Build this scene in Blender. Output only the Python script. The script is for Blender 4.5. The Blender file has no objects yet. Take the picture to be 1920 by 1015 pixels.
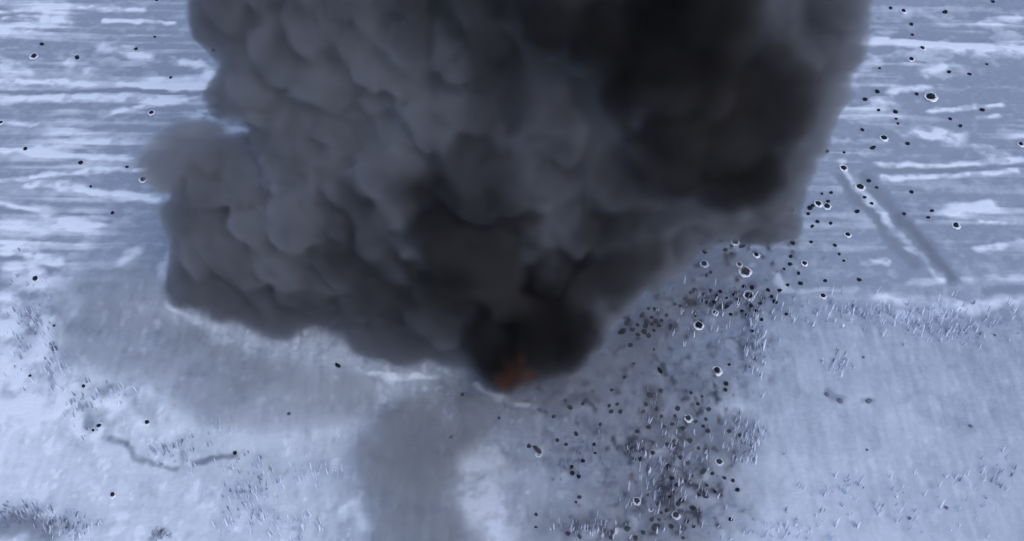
import bpy, bmesh, math, random
import numpy as np
from mathutils import Vector

# ------------------------------------------------------------------ camera
H = 62.0                       # the drone's height above the field, metres
DEP = math.radians(50.0)       # how far it looks down
FOV = math.radians(50.0)
scene = bpy.context.scene
cam_data = bpy.data.cameras.new("camera")
cam = bpy.data.objects.new("camera", cam_data)
scene.collection.objects.link(cam)
cam.location = (0, 0, H)
cam.rotation_euler = (math.pi / 2 - DEP, 0, 0)
cam_data.sensor_fit = 'HORIZONTAL'
cam_data.angle = FOV
cam_data.clip_start = 0.5
cam_data.clip_end = 9000
scene.camera = cam

# ------------------------------------------------------------------ sky, sun, exposure
SUN_EL, SUN_AZ = math.radians(52), math.radians(150)     # azimuth from +Y (away from the camera), clockwise
world = bpy.data.worlds.new("World")
scene.world = world
world.use_nodes = True
wn = world.node_tree.nodes
bg = wn["Background"]
sky = wn.new("ShaderNodeTexSky")
sky.sky_type = 'NISHITA'
sky.sun_disc = False
sky.sun_elevation = SUN_EL
sky.sun_rotation = SUN_AZ
sky.air_density = 1.0
sky.dust_density = 2.5
world.node_tree.links.new(sky.outputs[0], bg.inputs[0])
bg.inputs[1].default_value = 0.14
sun_data = bpy.data.lights.new("sun", 'SUN')
sun_data.energy = 0.6
sun_data.angle = math.radians(60)
sun_data.color = (1.0, 0.985, 0.96)
sun = bpy.data.objects.new("sun", sun_data)
scene.collection.objects.link(sun)
sd = Vector((math.sin(SUN_AZ) * math.cos(SUN_EL), math.cos(SUN_AZ) * math.cos(SUN_EL), math.sin(SUN_EL)))
sun.rotation_euler = sd.to_track_quat('Z', 'Y').to_euler()
vs = scene.view_settings
vs.view_transform = 'Standard'
vs.look = 'None'
vs.exposure = 0.3
vs.gamma = 1.0
scene.cycles.use_denoising = True
scene.cycles.volume_bounces = 0
scene.cycles.transparent_max_bounces = 96
scene.cycles.volume_step_rate = 5.0
scene.cycles.volume_max_steps = 256
scene.cycles.max_bounces = 6
scene.cycles.use_adaptive_sampling = True
scene.cycles.adaptive_threshold = 0.06

# ------------------------------------------------------------------ helpers
COL = scene.collection
K = 2 * math.tan(FOV / 2) / 1920.0
FWD = np.array([0, math.cos(DEP), -math.sin(DEP)])
UP = np.array([0, math.sin(DEP), math.cos(DEP)])
RIGHT = np.array([1.0, 0, 0])
rng = np.random.default_rng(7)
random.seed(7)


def ray(px, py):
    return FWD + (px - 960.0) * K * RIGHT + (507.5 - py) * K * UP


def at(px, py):
    """where the line of sight through a spot of the photograph meets the ground: a survey of the field in metres"""
    d = ray(px, py)
    t = H / -d[2]
    return np.array([d[0] * t, d[1] * t])


def at_depth(px, py, Y):
    d = ray(px, py)
    t = Y / d[1]
    return np.array([d[0] * t, Y, H + d[2] * t]), t


def mpp(y):
    """metres per photo pixel, across, on the ground at distance y"""
    return K * (y * math.cos(DEP) + H * math.sin(DEP))


def sstep(x, a, b):
    t = np.clip((x - a) / (b - a), 0, 1)
    return t * t * (3 - 2 * t)


_T = np.random.default_rng(3).random((256, 256)).astype(np.float32)


def vnoise(x, y):
    xi = np.floor(x).astype(np.int64)
    yi = np.floor(y).astype(np.int64)
    fx = x - xi
    fy = y - yi
    fx = fx * fx * (3 - 2 * fx)
    fy = fy * fy * (3 - 2 * fy)
    a = _T[yi & 255, xi & 255]
    b = _T[yi & 255, (xi + 1) & 255]
    c = _T[(yi + 1) & 255, xi & 255]
    d = _T[(yi + 1) & 255, (xi + 1) & 255]
    return (a + (b - a) * fx) * (1 - fy) + (c + (d - c) * fx) * fy


def fbm(x, y, n=4, s=0.0):
    o = 0.0
    amp = 0.5
    tot = 0.0
    for i in range(n):
        o = o + amp * vnoise(x * 2 ** i + 37.3 * i + s, y * 2 ** i + 17.7 * i + 2 * s)
        tot += amp
        amp *= 0.5
    return o / tot


_T3 = np.random.default_rng(5).random((64, 64, 64)).astype(np.float32)


def vnoise3(p):
    i = np.floor(p).astype(np.int64)
    f = p - i
    f = f * f * (3 - 2 * f)
    r = 0
    for dx in (0, 1):
        for dy in (0, 1):
            for dz in (0, 1):
                w = (f[:, 0] if dx else 1 - f[:, 0]) * (f[:, 1] if dy else 1 - f[:, 1]) * (f[:, 2] if dz else 1 - f[:, 2])
                r = r + w * _T3[(i[:, 0] + dx) & 63, (i[:, 1] + dy) & 63, (i[:, 2] + dz) & 63]
    return r


def lin(r, g, b):
    f = lambda c: (c / 255 / 12.92) if c / 255 <= 0.04045 else ((c / 255 + 0.055) / 1.055) ** 2.4
    return (f(r), f(g), f(b), 1.0)


def tag(o, label=None, cat=None, group=None, kind=None):
    if label:
        o["label"] = label
    if cat:
        o["category"] = cat
    if group:
        o["group"] = group
    if kind:
        o["kind"] = kind
    return o


def link(name, me, mat=None, parent=None):
    o = bpy.data.objects.new(name, me)
    COL.objects.link(o)
    if mat is not None and not me.materials:
        me.materials.append(mat)
    if parent is not None:
        o.parent = parent
    return o


def grid_mesh(name, xs, ys, Z):
    nx, ny = len(xs), len(ys)
    me = bpy.data.meshes.new(name)
    co = np.empty((ny, nx, 3), np.float32)
    co[..., 0] = xs[None, :]
    co[..., 1] = ys[:, None]
    co[..., 2] = Z
    me.vertices.add(nx * ny)
    me.vertices.foreach_set("co", co.ravel())
    idx = np.arange(nx * ny, dtype=np.int32).reshape(ny, nx)
    q = np.stack([idx[:-1, :-1], idx[:-1, 1:], idx[1:, 1:], idx[1:, :-1]], -1).reshape(-1, 4)
    nf = len(q)
    me.loops.add(nf * 4)
    me.loops.foreach_set("vertex_index", q.ravel())
    me.polygons.add(nf)
    me.polygons.foreach_set("loop_start", np.arange(nf, dtype=np.int32) * 4)
    me.polygons.foreach_set("loop_total", np.full(nf, 4, np.int32))
    me.polygons.foreach_set("use_smooth", np.ones(nf, bool))
    me.update(calc_edges=True)
    return me


# ------------------------------------------------------------------ materials
def new_mat(name):
    m = bpy.data.materials.new(name)
    m.use_nodes = True
    return m, m.node_tree.nodes, m.node_tree.links


C_BARE = (0.242, 0.298, 0.405, 1)      # frosted bare field
C_SNOW = (0.650, 0.740, 0.900, 1)      # snow lying in the furrows
C_SOIL = (0.040, 0.044, 0.066, 1)      # earth thrown up by the blast


def field_material():
    m, n, l = new_mat("frosted_field")
    p = n["Principled BSDF"]
    p.inputs["Roughness"].default_value = 0.9
    p.inputs["Specular IOR Level"].default_value = 0.15
    a1 = n.new("ShaderNodeAttribute"); a1.attribute_name = "cover"
    a2 = n.new("ShaderNodeAttribute"); a2.attribute_name = "soil"
    geo = n.new("ShaderNodeNewGeometry")
    no = n.new("ShaderNodeTexNoise")
    no.inputs["Scale"].default_value = 2.6
    no.inputs["Detail"].default_value = 5
    no.inputs["Roughness"].default_value = 0.6
    l.new(geo.outputs["Position"], no.inputs["Vector"])
    ad = n.new("ShaderNodeMath"); ad.operation = 'MULTIPLY_ADD'
    ad.inputs[1].default_value = 0.30
    ad.inputs[2].default_value = -0.15
    l.new(no.outputs["Fac"], ad.inputs[0])
    su = n.new("ShaderNodeMath"); su.operation = 'ADD'; su.use_clamp = True
    l.new(a1.outputs["Fac"], su.inputs[0])
    l.new(ad.outputs[0], su.inputs[1])
    m1 = n.new("ShaderNodeMix"); m1.data_type = 'RGBA'
    m1.inputs[6].default_value = C_BARE
    m1.inputs[7].default_value = C_SNOW
    l.new(su.outputs[0], m1.inputs[0])
    m2 = n.new("ShaderNodeMix"); m2.data_type = 'RGBA'
    m2.inputs[7].default_value = C_SOIL
    l.new(m1.outputs[2], m2.inputs[6])
    l.new(a2.outputs["Fac"], m2.inputs[0])
    l.new(m2.outputs[2], p.inputs["Base Color"])
    n2 = n.new("ShaderNodeTexNoise")
    n2.inputs["Scale"].default_value = 5
    n2.inputs["Detail"].default_value = 4
    l.new(geo.outputs["Position"], n2.inputs["Vector"])
    bu = n.new("ShaderNodeBump")
    bu.inputs["Strength"].default_value = 0.35
    bu.inputs["Distance"].default_value = 0.08
    l.new(n2.outputs["Fac"], bu.inputs["Height"])
    l.new(bu.outputs[0], p.inputs["Normal"])
    return m


def plain_material(name, col, rough=0.9, var=0.25, scale=6.0):
    m, n, l = new_mat(name)
    p = n["Principled BSDF"]
    p.inputs["Roughness"].default_value = rough
    p.inputs["Specular IOR Level"].default_value = 0.15
    geo = n.new("ShaderNodeNewGeometry")
    no = n.new("ShaderNodeTexNoise")
    no.inputs["Scale"].default_value = scale
    no.inputs["Detail"].default_value = 3
    l.new(geo.outputs["Position"], no.inputs["Vector"])
    mx = n.new("ShaderNodeMix"); mx.data_type = 'RGBA'
    mx.inputs[6].default_value = tuple(c * (1 - var) for c in col[:3]) + (1,)
    mx.inputs[7].default_value = tuple(min(1, c * (1 + var)) for c in col[:3]) + (1,)
    l.new(no.outputs["Fac"], mx.inputs[0])
    l.new(mx.outputs[2], p.inputs["Base Color"])
    return m


def skin_material(name, col):
    """the faint outer film of a cloud: it only dims a little what is seen through it"""
    m, n, l = new_mat(name)
    n.remove(n["Principled BSDF"])
    t = n.new("ShaderNodeBsdfTransparent")
    geo = n.new("ShaderNodeNewGeometry")
    no = n.new("ShaderNodeTexNoise")
    no.inputs["Scale"].default_value = 0.5
    l.new(geo.outputs["Position"], no.inputs["Vector"])
    mx = n.new("ShaderNodeMix"); mx.data_type = 'RGBA'
    mx.inputs[6].default_value = col
    mx.inputs[7].default_value = (1, 1, 1, 1)
    l.new(no.outputs["Fac"], mx.inputs[0])
    l.new(mx.outputs[2], t.inputs[0])
    l.new(t.outputs[0], n["Material Output"].inputs["Surface"])
    return m


def smoke_material(name, density, col_a, col_b, scale=0.12, erode=1.4, cscale=None, emission=None, aniso=0.0, cmin=0.36, cmax=0.64, gain=1.8, offset=0.0, soot=None, soot_col=None):
    """smoke as a volume: thick inside, eaten into wisps at the edge, patchy with soot (col_a) and ash (col_b)"""
    m, n, l = new_mat(name)
    out = n["Material Output"]
    n.remove(n["Principled BSDF"])
    v = n.new("ShaderNodeVolumePrincipled")
    v.inputs["Anisotropy"].default_value = aniso
    v.inputs["Density Attribute"].default_value = ""
    geo = n.new("ShaderNodeNewGeometry")
    no = n.new("ShaderNodeTexNoise")
    no.inputs["Scale"].default_value = scale
    no.inputs["Detail"].default_value = 4
    no.inputs["Roughness"].default_value = 0.62
    l.new(geo.outputs["Position"], no.inputs["Vector"])
    vi = n.new("ShaderNodeVolumeInfo")
    k = n.new("ShaderNodeMath"); k.operation = 'MULTIPLY_ADD'           # (noise - .5) * erode + offset
    k.inputs[1].default_value = erode
    k.inputs[2].default_value = -0.5 * erode + offset
    l.new(no.outputs["Fac"], k.inputs[0])
    g = n.new("ShaderNodeMath"); g.operation = 'MULTIPLY_ADD'; g.use_clamp = True
    g.inputs[1].default_value = gain
    l.new(vi.outputs["Density"], g.inputs[0])
    l.new(k.outputs[0], g.inputs[2])
    # nothing outside the grid
    z = n.new("ShaderNodeMath"); z.operation = 'MULTIPLY'
    z2 = n.new("ShaderNodeMath"); z2.operation = 'MULTIPLY'; z2.use_clamp = True
    z2.inputs[1].default_value = 8.0
    l.new(vi.outputs["Density"], z2.inputs[0])
    l.new(g.outputs[0], z.inputs[0])
    l.new(z2.outputs[0], z.inputs[1])
    de = n.new("ShaderNodeMath"); de.operation = 'MULTIPLY'
    de.inputs[1].default_value = density
    l.new(z.outputs[0], de.inputs[0])
    l.new(de.outputs[0], v.inputs["Density"])
    n2 = n.new("ShaderNodeTexNoise")
    n2.inputs["Scale"].default_value = cscale or scale * 0.7
    n2.inputs["Detail"].default_value = 2
    l.new(geo.outputs["Position"], n2.inputs["Vector"])
    mr = n.new("ShaderNodeMapRange")
    mr.interpolation_type = 'SMOOTHSTEP'
    mr.inputs["From Min"].default_value = cmin
    mr.inputs["From Max"].default_value = cmax
    l.new(n2.outputs["Fac"], mr.inputs["Value"])
    mx = n.new("ShaderNodeMix"); mx.data_type = 'RGBA'
    mx.inputs[6].default_value = col_b
    mx.inputs[7].default_value = col_a
    l.new(mr.outputs[0], mx.inputs[0])
    col_out = mx.outputs[2]
    if soot:
        # where the smoke is richest in soot: soft-edged cores, frayed by turbulence
        wa = n.new("ShaderNodeVectorMath"); wa.operation = 'MULTIPLY_ADD'
        wa.inputs[1].default_value = (7, 7, 7)
        wa.inputs[2].default_value = (-3.5, -3.5, -3.5)
        l.new(n2.outputs["Color"], wa.inputs[0])
        wp = n.new("ShaderNodeVectorMath"); wp.operation = 'ADD'
        l.new(geo.outputs["Position"], wp.inputs[0])
        l.new(wa.outputs[0], wp.inputs[1])
        acc = None
        for (c, rx, rz, a) in soot:
            mp = n.new("ShaderNodeVectorMath"); mp.operation = 'MULTIPLY_ADD'
            sc_ = (1 / rx, 0.5 / (rx + rz), 1 / rz)
            mp.inputs[1].default_value = sc_
            mp.inputs[2].default_value = tuple(-c[i] * sc_[i] for i in range(3))
            l.new(wp.outputs[0], mp.inputs[0])
            ln = n.new("ShaderNodeVectorMath"); ln.operation = 'LENGTH'
            l.new(mp.outputs[0], ln.inputs[0])
            r2 = n.new("ShaderNodeMapRange"); r2.interpolation_type = 'SMOOTHSTEP'
            r2.inputs["From Min"].default_value = 1.25
            r2.inputs["From Max"].default_value = 0.45
            r2.inputs["To Max"].default_value = a
            l.new(ln.outputs["Value"], r2.inputs["Value"])
            if acc is None:
                acc = r2.outputs[0]
            else:
                mm = n.new("ShaderNodeMath"); mm.operation = 'MAXIMUM'
                l.new(acc, mm.inputs[0]); l.new(r2.outputs[0], mm.inputs[1])
                acc = mm.outputs[0]
        ms = n.new("ShaderNodeMix"); ms.data_type = 'RGBA'
        ms.inputs[7].default_value = soot_col
        l.new(acc, ms.inputs[0])
        l.new(col_out, ms.inputs[6])
        col_out = ms.outputs[2]
    l.new(col_out, v.inputs["Color"])
    if emission:
        v.inputs["Emission Color"].default_value = emission[0]
        em = n.new("ShaderNodeMath"); em.operation = 'MULTIPLY'
        em.inputs[1].default_value = emission[1]
        l.new(z.outputs[0], em.inputs[0])
        l.new(em.outputs[0], v.inputs["Emission Strength"])
    l.new(v.outputs[0], out.inputs["Volume"])
    return m


MAT_FIELD = field_material()

# ------------------------------------------------------------------ the field
X0, X1, Y0, Y1 = -72.0, 72.0, 8.0, 110.0
XS = np.linspace(X0, X1, 1220)
YS = np.linspace(Y0, Y1, 860)
gx, gy = np.meshgrid(XS, YS)
gx = gx.astype(np.float32)
gy = gy.astype(np.float32)


def stroke_field(pts, w, soft=0.8):
    """1 on a line through the surveyed points, 0 beyond; W is the photo width in pixels (across)"""
    P = [at(*p) for p in pts]
    out = np.zeros_like(gx)
    for a, b in zip(P[:-1], P[1:]):
        wm = w * mpp((a[1] + b[1]) / 2) * 1.15
        R = wm * 2.5 + 0.5
        x0, x1 = min(a[0], b[0]) - R, max(a[0], b[0]) + R
        y0, y1 = min(a[1], b[1]) - R, max(a[1], b[1]) + R
        i0, i1 = np.searchsorted(XS, (x0, x1))
        j0, j1 = np.searchsorted(YS, (y0, y1))
        if i1 <= i0 or j1 <= j0:
            continue
        X = gx[j0:j1, i0:i1] + wob[j0:j1, i0:i1]
        Y = gy[j0:j1, i0:i1] + wob2[j0:j1, i0:i1]
        d = b - a
        t = np.clip(((X - a[0]) * d[0] + (Y - a[1]) * d[1]) / (d @ d), 0, 1)
        dist = np.hypot(X - a[0] - t * d[0], Y - a[1] - t * d[1])
        wl = wm * (0.55 + 0.9 * brk[j0:j1, i0:i1])
        v = 1 - sstep(dist, wl * (1 - soft) * 0.5, wl * (1 + soft) * 0.5 + 0.15)
        out[j0:j1, i0:i1] = np.maximum(out[j0:j1, i0:i1], v)
    return out


def blob_field(px, py, rx, ry, soft=0.6):
    c = at(px, py)
    s = mpp(c[1])
    sy = (at(px, py - 1)[1] - c[1])
    d = np.hypot((gx + wob * 2 - c[0]) / (rx * s), (gy + wob2 * 2 - c[1]) / (ry * sy))
    return 1 - sstep(d, 1 - soft, 1 + soft)


brk = fbm(gx / 1.1, gy / 1.1, 3, 15.0)
wob = (fbm(gx / 1.6, gy / 1.6, 3, 4.0) - 0.5) * 1.0
wob2 = (fbm(gx / 1.6, gy / 1.2, 3, 9.0) - 0.5) * 0.8

# where the ploughed, streaked part lies (far half) and the smoother near half
edge = (fbm(gx / 7, gy / 4, 3, 1.0) - 0.5) * 5
far = sstep(gy + edge, 47.5 + 2.0 * sstep(-gx, 0, 12), 52.5 + 2.0 * sstep(-gx, 0, 12))
tilt = gy + 0.02 * gx
st = 0.55 * fbm(gx / 20, tilt / 1.2, 4, 2.0) + 0.45 * fbm(gx / 8.0, tilt / 0.5, 3, 6.0)
st = sstep(st, 0.44, 0.68)
patch = sstep(fbm(gx / 9, gy / 6, 4, 12.0), 0.42, 0.66)
blotch = sstep(fbm(gx / 2.6, tilt / 1.3, 4, 19.0), 0.52, 0.66)
cover_far = 0.08 + 0.85 * st * (0.35 + 0.65 * patch) + 0.42 * blotch * patch + 0.5 * (fbm(gx / 0.8, gy / 0.6, 3, 5) - 0.5) - 0.10

broad = fbm(gx / 11, gy / 7, 4, 21.0)
upright = fbm(gx / 0.35, gy / 2.0, 3, 31.0)
mott = fbm(gx / 1.3, gy / 1.3, 4, 41.0)
fleck = sstep(fbm(gx / 0.5, gy / 0.8, 3, 61.0), 0.62, 0.78) - 0.5 * sstep(fbm(gx / 0.5, gy / 0.8, 3, 67.0), 0.62, 0.78)
left_side = 1 - sstep(gx, -16, -4)
right_side = sstep(gx, 0, 10)
cover_near = 0.24 - 0.08 * right_side + 0.55 * (broad - 0.5) + 0.34 * (upright - 0.5) + 0.34 * (mott - 0.5) * (1 - 0.6 * right_side) + 0.30 * fleck * (1 - 0.65 * right_side)
cover_near += 0.52 * left_side * sstep(-gy, -46, -38)            # bright snow at the near left
cover_near += 0.24 * right_side * sstep(-gy, -43, -33)           # and, thinner, at the near right
cover = cover_far * far + cover_near * (1 - far)

soil = np.zeros_like(gx)
# mottled ground along the left edge
lm = blob_field(40, 640, 90, 150, 0.5)
cover += lm * (1.7 * (mott - 0.42) + 0.25)
lm2 = blob_field(190, 775, 130, 70, 0.6)
cover += lm2 * 1.2 * (fbm(gx / 0.7, gy / 0.9, 3, 55.0) - 0.47)

BRIGHT = [
    ([(0, 25), (125, 15), (270, 20)], 7, .5), ([(200, 37), (330, 43)], 6, .7), ([(30, 55), (110, 40)], 26, .35),
    ([(10, 38), (60, 33), (130, 42)], 8, .4),
    ([(190, 85), (225, 92), (270, 105)], 14, .45), ([(125, 120), (160, 132)], 18, .35), ([(330, 110), (365, 118), (400, 138)], 12, .5),
    ([(0, 155), (100, 152), (230, 158), (270, 160), (395, 165)], 8, .6), ([(0, 188), (90, 180), (200, 182), (400, 190)], 12, .5),
    ([(215, 208), (300, 196)], 10, .5), ([(0, 110), (25, 122), (55, 135)], 14, .4),
    ([(0, 280), (60, 285), (140, 293), (260, 300)], 7, .55), ([(0, 337), (100, 328), (180, 323), (268, 322)], 6, .6),
    ([(60, 345), (130, 353), (190, 362), (290, 375)], 9, .6), ([(0, 380), (60, 393), (130, 410), (200, 423)], 6, .45),
    ([(0, 458), (50, 470), (105, 490)], 14, .6), ([(150, 266), (200, 266)], 8, .35), ([(0, 225), (60, 233)], 7, .4),
    ([(320, 470), (300, 500), (306, 530)], 8, .35), ([(230, 490), (260, 470)], 12, .35), ([(30, 505), (75, 520), (95, 530)], 26, .5),
    ([(315, 570), (345, 590), (375, 606)], 5, .5),
    ([(1640, 75), (1720, 82), (1780, 88), (1918, 92)], 10, .5), ([(1740, 206), (1880, 198)], 7, .6), ([(1835, 222), (1872, 218)], 6, .5),
    ([(1738, 252), (1765, 252), (1790, 258)], 24, .6), ([(1690, 250), (1722, 250)], 16, .35), ([(1850, 280), (1868, 292)], 26, .4),
    ([(1650, 308), (1780, 308), (1918, 298)], 6, .5), ([(1660, 330), (1780, 328), (1905, 322)], 7, .6),
    ([(1780, 396), (1860, 382)], 14, .65), ([(1840, 415), (1918, 418)], 6, .5), ([(1830, 466), (1918, 456)], 10, .6),
    ([(1610, 490), (1660, 490)], 7, .5), ([(1675, 172), (1740, 165)], 12, .55), ([(1738, 140), (1768, 126)], 10, .4),
    ([(1790, 92), (1850, 97), (1918, 98)], 16, .5), ([(1640, 110), (1700, 100)], 16, .3), ([(1840, 45), (1918, 32)], 14, .35),
    ([(1480, 542), (1600, 540)], 9, .2), ([(1700, 532), (1918, 520)], 10, .25), ([(1690, 592), (1800, 580), (1918, 562)], 14, .35),
    ([(1650, 560), (1800, 572)], 14, .4), ([(1640, 190), (1670, 195)], 14, .35), ([(1700, 25), (1780, 40)], 18, .25),
    ([(1620, 358), (1672, 424), (1722, 478), (1772, 524)], 14, .36), ([(1712, 436), (1756, 484), (1800, 528)], 9, .25),
    ([(1575, 300), (1600, 345), (1640, 400)], 8, .3),
    ([(690, 705), (740, 705), (820, 704)], 4, .55), ([(895, 722), (930, 745), (990, 760)], 4, .6),  # pale lines along the smoke's foot: a sharpening halo painted into the cover
    ([(640, 962), (670, 945), (690, 990)], 16, .3), ([(1220, 850), (1245, 842), (1250, 860), (1235, 875)], 6, .5),
    ([(1260, 880), (1270, 850), (1290, 830)], 5, .5), ([(1240, 905), (1225, 890), (1250, 880)], 5, .4),
    ([(1290, 925), (1310, 905), (1330, 890)], 7, .4), ([(1105, 1000), (1125, 985)], 16, .5), ([(1160, 1000), (1172, 982)], 14, .6),
    ([(885, 895), (905, 940), (920, 1010)], 70, .40), ([(1420, 490), (1408, 512)], 8, .3), ([(1455, 515), (1465, 545)], 9, .35),
    ([(1350, 770), (1400, 755)], 10, .25), ([(0, 560), (30, 600), (10, 640)], 30, .25),
]
DARK = [
    ([(0, 171), (200, 170), (392, 174)], 6, .5), ([(0, 396), (150, 406), (205, 416)], 7, .45), ([(20, 66), (120, 62)], 7, .3),
    ([(0, 482), (60, 486), (100, 505)], 9, .4), ([(1640, 319), (1780, 318), (1918, 311)], 8, .5), ([(1640, 66), (1780, 78), (1918, 82)], 6, .4),
    ([(1830, 30), (1880, 22), (1918, 20)], 16, .35), ([(1740, 215), (1900, 212)], 6, .3),
    ([(1625, 330), (1651, 361), (1690, 410)], 20, .7), ([(1690, 410), (1733, 456), (1790, 524)], 19, 1.0),
    ([(1575, 330), (1640, 410), (1664, 444), (1716, 500)], 17, .7), ([(1490, 532), (1640, 527)], 7, .3), ([(1850, 550), (1918, 542)], 10, .4),
    ([(212, 826), (235, 834)], 9, .7), ([(235, 836), (255, 852), (285, 865), (325, 878)], 5, .65), ([(362, 868), (395, 858), (438, 850)], 6, .75),
    ([(150, 765), (165, 790), (178, 803)], 14, .55), ([(338, 850), (340, 875)], 4, .5), ([(195, 735), (215, 725)], 14, .4),
    ([(1545, 735), (1560, 748), (1576, 755)], 6, .45), ([(1615, 757), (1635, 755)], 7, .4), ([(1690, 755), (1740, 735)], 10, .2),
    ([(1730, 780), (1820, 803)], 26, .14), ([(0, 990), (40, 985), (85, 1005)], 44, .9), ([(115, 1000), (130, 985)], 6, .6),
    ([(290, 1012), (306, 1000)], 6, .6), ([(135, 1010), (142, 996)], 6, .5), ([(180, 985), (230, 980)], 16, .3),
    ([(0, 540), (35, 545)], 24, .4), ([(10, 740), (25, 742)], 14, .5), ([(55, 625), (75, 620)], 10, .4),
    ([(98, 610), (102, 645), (96, 690), (96, 730)], 5, .5),
]
SOIL = [
    ([(1050, 755), (1080, 745), (1120, 748)], 16, .7), ([(1218, 735), (1228, 760), (1222, 790)], 20, .75), ([(1225, 800), (1260, 810)], 18, .5),
    ([(1296, 572), (1310, 568)], 18, .9), ([(1300, 566), (1340, 563)], 7, .8), ([(1302, 575), (1304, 598)], 8, .7), ([(1348, 580), (1370, 574)], 7, .9),
    ([(1255, 625), (1258, 605)], 8, .7), ([(1235, 690), (1240, 706)], 7, .8), ([(1206, 598), (1215, 612), (1235, 608)], 16, .7),
    ([(1218, 998), (1232, 988)], 12, .9), ([(1250, 862), (1256, 878), (1240, 885), (1234, 896)], 8, .7), ([(1270, 840), (1250, 840)], 9, .5),
    ([(1312, 895), (1318, 885), (1328, 878)], 8, .7), ([(1280, 945), (1300, 950), (1312, 965)], 8, .6), ([(1205, 985), (1215, 970), (1238, 965)], 7, .5),
    ([(1284, 985), (1290, 970), (1300, 965)], 10, .6), ([(1394, 540), (1412, 538)], 9, .5), ([(1412, 600), (1416, 650)], 7, .4), ([(1396, 640), (1402, 690)], 8, .35),
    ([(1262, 905), (1274, 930)], 7, .5), ([(1095, 985), (1105, 1005)], 8, .5), ([(1050, 845), (1065, 850), (1070, 870)], 10, .4),
    ([(1190, 640), (1210, 655)], 20, .3), ([(1180, 690), (1195, 700)], 20, .25), ([(1030, 783), (1045, 785)], 10, .4), ([(1090, 785), (1100, 800)], 10, .5),
    ([(1150, 700), (1165, 720)], 20, .2), ([(1170, 840), (1180, 830)], 16, .35),
]
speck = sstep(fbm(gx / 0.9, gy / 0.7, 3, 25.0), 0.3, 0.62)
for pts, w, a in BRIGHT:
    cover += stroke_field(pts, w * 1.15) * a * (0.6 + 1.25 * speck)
for pts, w, a in DARK:
    cover -= stroke_field(pts, w) * a * 0.7
    soil = np.maximum(soil, stroke_field(pts, w) * max(0, a - 0.25) * 0.55)

# churned strip that the blast strewed with earth
zone = np.zeros_like(gx)
for (px, py, rx, ry, a) in [(1400, 470, 110, 50, .7), (1330, 560, 110, 60, .9), (1230, 620, 110, 70, .8), (1260, 720, 130, 90, .75), (1250, 830, 130, 90, 1.0),
                            (1270, 930, 110, 80, 1.0), (1180, 1000, 120, 40, .8), (1080, 770, 90, 50, .8), (1080, 860, 70, 60, .45), (1390, 640, 70, 90, .5),
                            (1370, 830, 50, 50, .5), (1060, 990, 60, 40, .3)]:
    zone = np.maximum(zone, a * blob_field(px, py, rx, ry, 0.7))
churn = fbm(gx / 0.75, gy / 0.95, 4, 71.0)
cover -= zone * 0.16
cover += zone * 1.3 * (churn - 0.5)
soil = np.maximum(soil, zone * (0.34 + 1.8 * sstep(fbm(gx / 0.55, gy / 0.75, 3, 83.0), 0.50, 0.85)) * 0.7)
for pts, w, a in SOIL:
    soil = np.maximum(soil, stroke_field(pts, w) * a)

stain = np.maximum.reduce([blob_field(1180, 690, 200, 110, .6), blob_field(1210, 860, 190, 150, .6), blob_field(1180, 985, 200, 80, .6), .8 * blob_field(1360, 540, 120, 70, .6), .6 * blob_field(960, 820, 140, 90, .7)])
soil = np.maximum(soil, soil * 0.6 + 0.36 * stain * (0.6 + 0.8 * churn))
# the scorched ground under the fire
scorch = blob_field(985, 735, 150, 40, 0.6)
soil = np.maximum(soil, scorch * 0.5)
cover = np.clip(cover, 0, 1.25)
soil = np.clip(soil, 0, 0.95)

height = 0.06 * cover + 0.05 * (fbm(gx / 0.45, gy / 0.45, 3, 91) - 0.5) + 0.35 * zone * (churn - 0.5) + 0.5 * (broad - 0.5)
height += 0.10 * soil
fade = sstep(np.minimum(np.minimum(gx - X0, X1 - gx), np.minimum(gy - Y0, Y1 - gy)), 0, 4)
height = height * fade - 0.44 * (1 - fade)
GZ = height


def ground_z(x, y):
    i = int(np.clip(round((x - X0) / (X1 - X0) * (len(XS) - 1)), 0, len(XS) - 1))
    j = int(np.clip(round((y - Y0) / (Y1 - Y0) * (len(YS) - 1)), 0, len(YS) - 1))
    return float(GZ[j, i])


me = grid_mesh("field", XS, YS, height)
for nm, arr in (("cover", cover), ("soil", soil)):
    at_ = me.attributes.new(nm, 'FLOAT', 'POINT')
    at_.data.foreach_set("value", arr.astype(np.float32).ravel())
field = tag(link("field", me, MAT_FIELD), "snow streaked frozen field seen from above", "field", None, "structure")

# the land beyond, in one sheet to the horizon, with a hole's worth of overlap just under the field
bm = bmesh.new()
bmesh.ops.create_grid(bm, x_segments=24, y_segments=24, size=4000)
for v in bm.verts:
    v.co.z = -0.46
me = bpy.data.meshes.new("ground")
bm.to_mesh(me); bm.free()
MAT_LAND = plain_material("frosted_land", (0.38, 0.44, 0.60), 0.9, 0.25, 0.12)
tag(link("ground", me, MAT_LAND), "frosted land stretching away around the field", "ground", None, "structure")

# ------------------------------------------------------------------ smoke
def in_poly(px, py, poly):
    inside = False
    n = len(poly)
    for i in range(n):
        x1, y1 = poly[i]
        x2, y2 = poly[(i + 1) % n]
        if (y1 > py) != (y2 > py) and px < (x2 - x1) * (py - y1) / (y2 - y1) + x1:
            inside = not inside
    return inside


def edge_dist(px, py, poly):
    best = 1e9
    n = len(poly)
    for i in range(n):
        ax, ay = poly[i]
        bx, by = poly[(i + 1) % n]
        dx, dy = bx - ax, by - ay
        t = max(0, min(1, ((px - ax) * dx + (py - ay) * dy) / (dx * dx + dy * dy + 1e-9)))
        best = min(best, math.hypot(px - ax - t * dx, py - ay - t * dy))
    return best


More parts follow.
